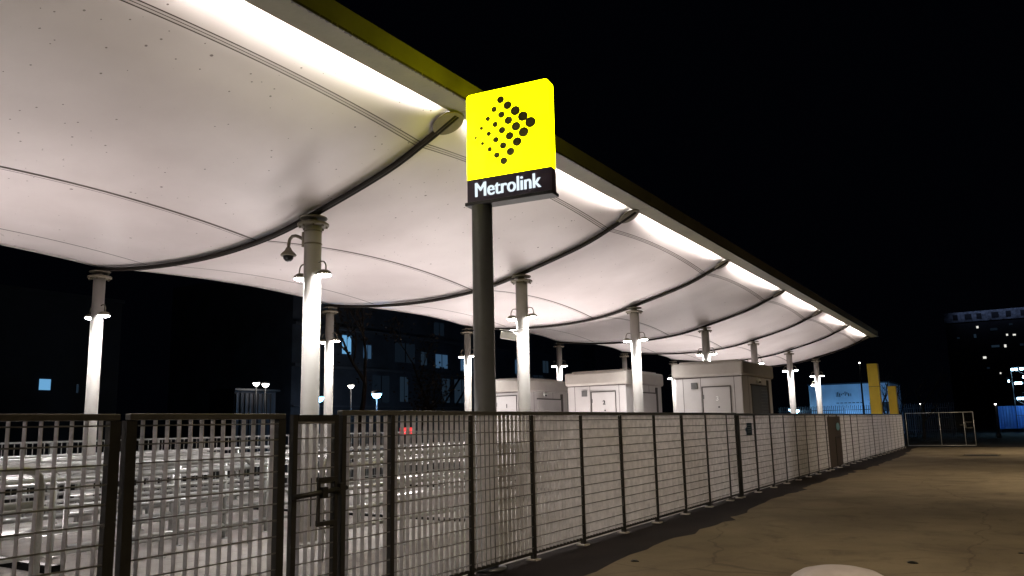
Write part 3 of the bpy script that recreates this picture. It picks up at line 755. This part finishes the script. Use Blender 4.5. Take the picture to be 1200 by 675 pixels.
# office block far left centre
M['office'] = mat('office_facade', (.11, .13, .17), .6, 0, .35, .35)
of = thing('office_block', (-60, 60, 0), 'dark glazed office block with dim blue windows beyond the canopy', 'building')
b = MB(); b.box((-20, -6, 0), (0, 62, 18)); b.build('wall', 'office', of)
b = MB(); b.box((.0, -6, 7.9), (.5, 62, 8.2)); b.box((.0, -6, 12.1), (.5, 62, 12.4)); b.box((0, -6, 3.9), (.4, 62, 4.05)); b.build('floor_band', mat('facade_band', (.16, .18, .22), .6), of)
rg = random.Random(5)
def win(y, z, w_, h_, m):
    b = MB(); b.box((.01, y, z), (.06, y+w_, z+h_)); f = b.build('window', m, of)
    b = MB(); b.box((.061, y+w_*.48, z), (.1, y+w_*.52, z+h_)); b.build('mullion', 'night', f)
win(1.0, 9.6, 1.3, 2.0, 'win_pale'); 
of.location.y = 60
for y, z, w_, h_, m in ((4.3, 9.3, 1.2, 1.5, 'win_blue'), (9.6, 9.2, 3.6, 2.3, 'win_faint'), (14.4, 9.1, 1.1, 1.6, 'win_dim'), (17.3, 8.9, 2.4, 1.7, 'win_blue'), (22.6, 8.8, 1.7, 1.7, 'win_blue'), (24.8, 8.8, 1.5, 1.6, 'win_dim'), (10.5, 4.6, 1.4, 2.9, 'win_dim'), (5.8, 4.5, 2.8, 3.0, 'win_faint'), (18.6, 4.6, 1.5, 3.0, 'win_dim'), (21.2, 4.6, 3.0, 3.0, 'win_dim'), (25.4, 4.6, 5.0, 3.0, 'win_dim'), (33, 5.0, 4.0, 2.6, 'win_faint'), (36, 9.0, 2.2, 2.0, 'win_blue'), (8.0, 1.2, 2.8, 1.6, 'win_faint'), (2, 1.2, 2.5, 1.4, 'win_faint'), (13, 1.3, 1.2, 1.4, 'win_dim'), (17, 13, 2, 1.6, 'win_faint'), (41, 6, 3, 3, 'win_faint'), (44, 9.5, 1.6, 1.8, 'win_dim')):
    win(y, z, w_, h_, m)
for y in (18.6, 21.2, 30.4):
    b = MB(); b.tube([(.5, y-.4, 4.3), (.5, y+3.2, 7.8)], .12, 6); b.build('brace', 'night', of)
# dark building at the far left with one lit window
db = thing('dark_block', (-60, 22, 0), 'unlit block at the far left with one bright blue window', 'building')
b = MB(); b.box((-15, -12, 0), (0, 14, 12)); b.build('wall', 'night', db)
b = MB(); b.box((.01, 7.95, EYE+3.25), (.06, 8.75, EYE+4.05)); f = b.build('window', 'win_pale', db)
b = MB(); b.box((.061, 7.9, EYE+3.17), (.1, 8.8, EYE+3.249)); b.build('sill', 'night', f)
b = MB(); b.box((.01, 10.7, EYE+3.1), (.06, 10.85, EYE+3.75)); b.build('window', 'win_dim', db)
b = MB(); b.box((-15.1, -12.1, 12.001), (.2, 14.1, 12.3)); b.build('roof', 'night', db)
# small shed with two lamps
sh = thing('ribbed_kiosk', (-50, 41.4, 0), 'small ribbed grey kiosk under two white lamps, left of the big column', 'building')
b = MB(); b.box((-3, -2, 0), (0, 2, 4.7)); b.build('wall', mat('kiosk_grey', (.05, .05, .065), .7), sh)
b = MB()
for i in range(9): b.box((.002, -1.9+i*.42, .3), (.12, -1.8+i*.42, 4.5))
b.build('rib', 'steel', sh)
b = MB(); b.box((-3.2, -2.2, 4.701), (.3, 2.2, 4.85)); b.build('roof', 'steel', sh)

def street_lamp(loc, h, m, label, r=.16, arm=.0, group='distant street lamps'):
    s = thing('street_lamp', (loc[0], loc[1], 0), label, 'street lamp', group)
    b = MB(); b.tube([(0, 0, 0), (0, 0, h)], [.09, .05], 8)
    if arm: b.tube([(0, 0, h-.05), (arm*.5, 0, h+.1), (arm, 0, h+.12)], .035, 6)
    b.lathe((0, 0, 0), [(.16, 0), (.16, .3), (.1, .4)], 10)
    b.build('pole', 'steel', s)
    b = MB(); b.mi = 0; b.lathe((arm, 0, h+.08), [(r*1.25, 0), (r*1.1, r*.5), (0, r*.8)], 14); b.mi = 1
    b.lathe((arm, 0, h+.07), [(0, -r*1.1), (r*.7, -r*.8), (r*1.02, -r*.2), (r*1.0, 0)], 14)
    b.build('lamp_head', ['steel', m], s)
    return s
street_lamp((-48, 53.2), EYE+2.95, 'glow_blue', 'blue white street lamp straight behind the second rear column gap', .42)
street_lamp((-45, 43.3), EYE+2.35, 'glow_blue', 'blue street lamp peeping out right of the big near column', .38)
street_lamp((-49, 40.6), EYE+3.55, 'glow_white', 'left of two white lamps over the ribbed kiosk', .24)
street_lamp((-49, 41.5), EYE+3.5, 'glow_white', 'right of two white lamps over the ribbed kiosk', .26)
street_lamp((-50, 52.0), EYE+3.75, 'glow_white', 'white street lamp left of the blue one, in front of the office block', .26)
street_lamp((-10.3, 70), EYE+4.45, 'glow_white', 'tall thin street lamp above the blue lit building', .075)
street_lamp((-6.14, 70), EYE+.95, 'glow_white', 'tiny lamp beyond the far framed gate', .05)
street_lamp((-1.1, 68), EYE+.75, 'glow_white', 'low lamp on a post before the blue hoarding at the right', .07)
street_lamp((-18.0, 79), EYE+.9, 'glow_cyan', 'cold bright lamp low beside the white building', .3)
street_lamp((-16.7, 75), EYE+.75, 'glow_cyan', 'cold bright lamp left of the blue lit building, behind a column', .25)

# tower block
tb = thing('tower_block', (-5, 300, 0), 'dark tower block at the far right with a pale top storey and few lit windows', 'building')
b = MB(); b.box((-11.5, 0, 0), (20, 16, 32.4)); b.build('wall', 'night', tb)
b = MB(); b.box((-11.6, -.25, 32.45), (20, 16, 35.8)); b.build('top_storey', mat('top_storey_panels', (.22, .25, .30), .8, 0, .8, .9), tb)
for i, x in enumerate((-9, -5.6, -2.2, 2.0, 6.0, 10)):
    b = MB(); b.box((x, -.35, 33.2), (x+1.4+.6*(i % 2), -.26, 35.0)); b.build('window', 'night', tb)
for x, z, w_, h_, m in ((-2.6, 30.1, .6, .7, 'win_warm'), (5.4, 27.0, .5, .6, 'win_warm'), (7.2, 26.9, .8, .5, 'win_warm'), (1.0, 23.5, 2.2, .7, 'win_dim'), (4.5, 23.3, .6, .9, 'win_warm'), (-1.7, 20.0, .9, .7, 'win_warm'), (2.4, 14.8, .4, .5, 'win_warm'), (-8.5, 27, .8, .6, 'win_faint'), (-3.6, 27, .7, 1.2, 'win_dim'), (1.2, 29, 2.0, .8, 'win_faint'), (6.5, 30.3, 1.0, .7, 'win_faint'), (8.8, 23.5, 1.0, .7, 'win_faint'), (-1, 16.6, .8, .6, 'win_faint'), (3.9, 13, 1, .6, 'win_faint')):
    b = MB(); b.box((x, -.12, z), (x+w_, -.01, z+h_)); b.build('window', m, tb)
# blue hoarding and lamp mast
ho = thing('site_hoarding', (.9, 90, 0), 'corrugated hoarding glowing deep blue at the right edge', 'hoarding')
pts = []
n = 60
for i in range(n+1): pts.append((-2.2+i*.12, .05*(i % 2)))
pts += [(-2.2+n*.12, .3), (-2.2, .3)]
b = MB(); b.prism(pts, 'z', .35, EYE+.85); b.build('sheet', 'bluewall', ho)
b = MB(); 
for i in range(5): b.box((-2.2+i*1.7, .31, 0), (-2.1+i*1.7, .42, EYE+.9))
b.build('post', 'steel', ho)
ma = thing('lamp_scaffold', (1.15, 88.5, 0), 'scaffold frame stacked with cold floodlights at the right edge', 'scaffold')
b = MB()
for x in (-1.0, 1.2):
    for y in (0, 1.2): b.tube([(x, y, 0), (x, y, 6.6)], .04, 6)
for z in (1.6, 3.1, 4.6, 6.1):
    for y in (0, 1.2): b.tube([(-1.0, y, z), (1.2, y, z)], .03, 6)
    b.tube([(-1.0, 0, z), (-1, 1.2, z)], .03, 6)
for i, z in enumerate((1.6, 3.1, 4.6)): b.tube([(-1 if i % 2 else 1.2, 0, z), (1.2 if i % 2 else -1, 0, z+1.5)], .025, 6)
b.build('frame', 'steel', ma)
for x, z, w_ in ((-1.0, 5.98, .55), (-.3, 6.02, .3), (-.15, 5.25, .5), (-.85, 4.68, .6), (.0, 4.72, .35), (-.8, 3.25, .6), (-.1, 2.75, .5), (-1.35, 4.9, .15)):
    b = MB(); b.mi = 0; b.box((x, -.28, z), (x+w_, -.06, z+.05)); b.mi = 1; b.box((x+.02, -.30, z-.2), (x+w_-.02, -.08, z-.001)); b.build('floodlight', ['steel', 'glow_cyan'], ma)

# signal with red lamps seen through the grating
sgn = thing('tail_lamp_post', (-26, 31, 0), 'low post with a red lamp seen through the grating right of the gate', 'signal')
b = MB(); b.box((-.1, -.1, 0), (.1, .1, EYE-.35)); b.build('post', 'steel', sgn)
b = MB(); b.box((-.12, -.30, EYE-.34), (.12, .35, EYE-.02)); b.build('lamp', 'glow_red', sgn)

# ------------------------------------------------------------------ forecourt items
dm = thing('concrete_dome', (-1.62, 8.55, .008), 'smooth pale pinkish dome lying at the bottom edge of the forecourt', 'boulder')
b = MB(); b.lathe((0, 0, 0), [(.50, 0), (.485, .05), (.43, .10), (.35, .145), (.23, .175), (.12, .188), (0, .195)], 40); b.build('cap', 'dome', dm)
b = MB(); b.lathe((0, 0, -.004), [(.57, 0), (.565, .01), (.51, .02)], 40); b.build('rim', 'dark', dm)  # dark ring stands in for the thin outline shade around the dome
ic = thing('inspection_cover', (-1.33, 38.6, .012), 'small dark iron cover in the far part of the forecourt', 'cover')
b = MB(); b.box((-.6, -.5, 0), (.6, .5, .012)); b.build('lid', 'dark', ic)
b = MB(); b.box((-.7, -.6, -.002), (.7, -.505, .009)); b.box((-.7, .505, -.002), (.7, .6, .009)); b.build('frame', 'rail', ic)
for x, y, s0, lb in ((-1.15, 10.25, .035, 'dark scrap of litter just above the pale dome'), (-.1, 11.5, .02, 'tiny dark stone on the tarmac right of the pale dome'), (-4.0, 9.0, .03, 'small dark stone by the ragged asphalt edge')):
    b = MB(); b.lathe((0, 0, 0), [(s0, 0), (s0*1.1, s0*.3), (s0*.5, s0*.7), (0, s0*.75)], 7, False); o = b.build('debris', 'dark'); o.location = (x, y, .009)
    for v in o.data.vertices: v.co.x *= 1.0+rr.uniform(0, .9)
    tag(o, lb, 'debris', 'bits of debris')

# unseen poles added to cast slanting shades on the grating, and a board
for k, dy, h0, lb in ((5.95, 1.55, 1.35, 'long added pole inside the grating fence, casting a slanting shade'), (8.0, .9, 1.1, 'shorter added pole casting shade inside the fence near the thick post')):
    b = MB(); b.tube([(0, 0, h0), (0, dy, .04)], .045, 8); o = b.build('added_shade_pole', 'steel'); o.location = (FX-.085, YN+s_*k, 0); tag(o, lb, 'pole')
b = MB(); b.box((-.012, 0, .02), (.012, 1.1, .95), Matrix.Rotation(R(4), 3, 'Y')); o = b.build('leaning_board', 'post'); o.location = (FX-.09, YN+s_*12.75, 0); tag(o, 'dark board leaning against the inside of the far fence run', 'board')
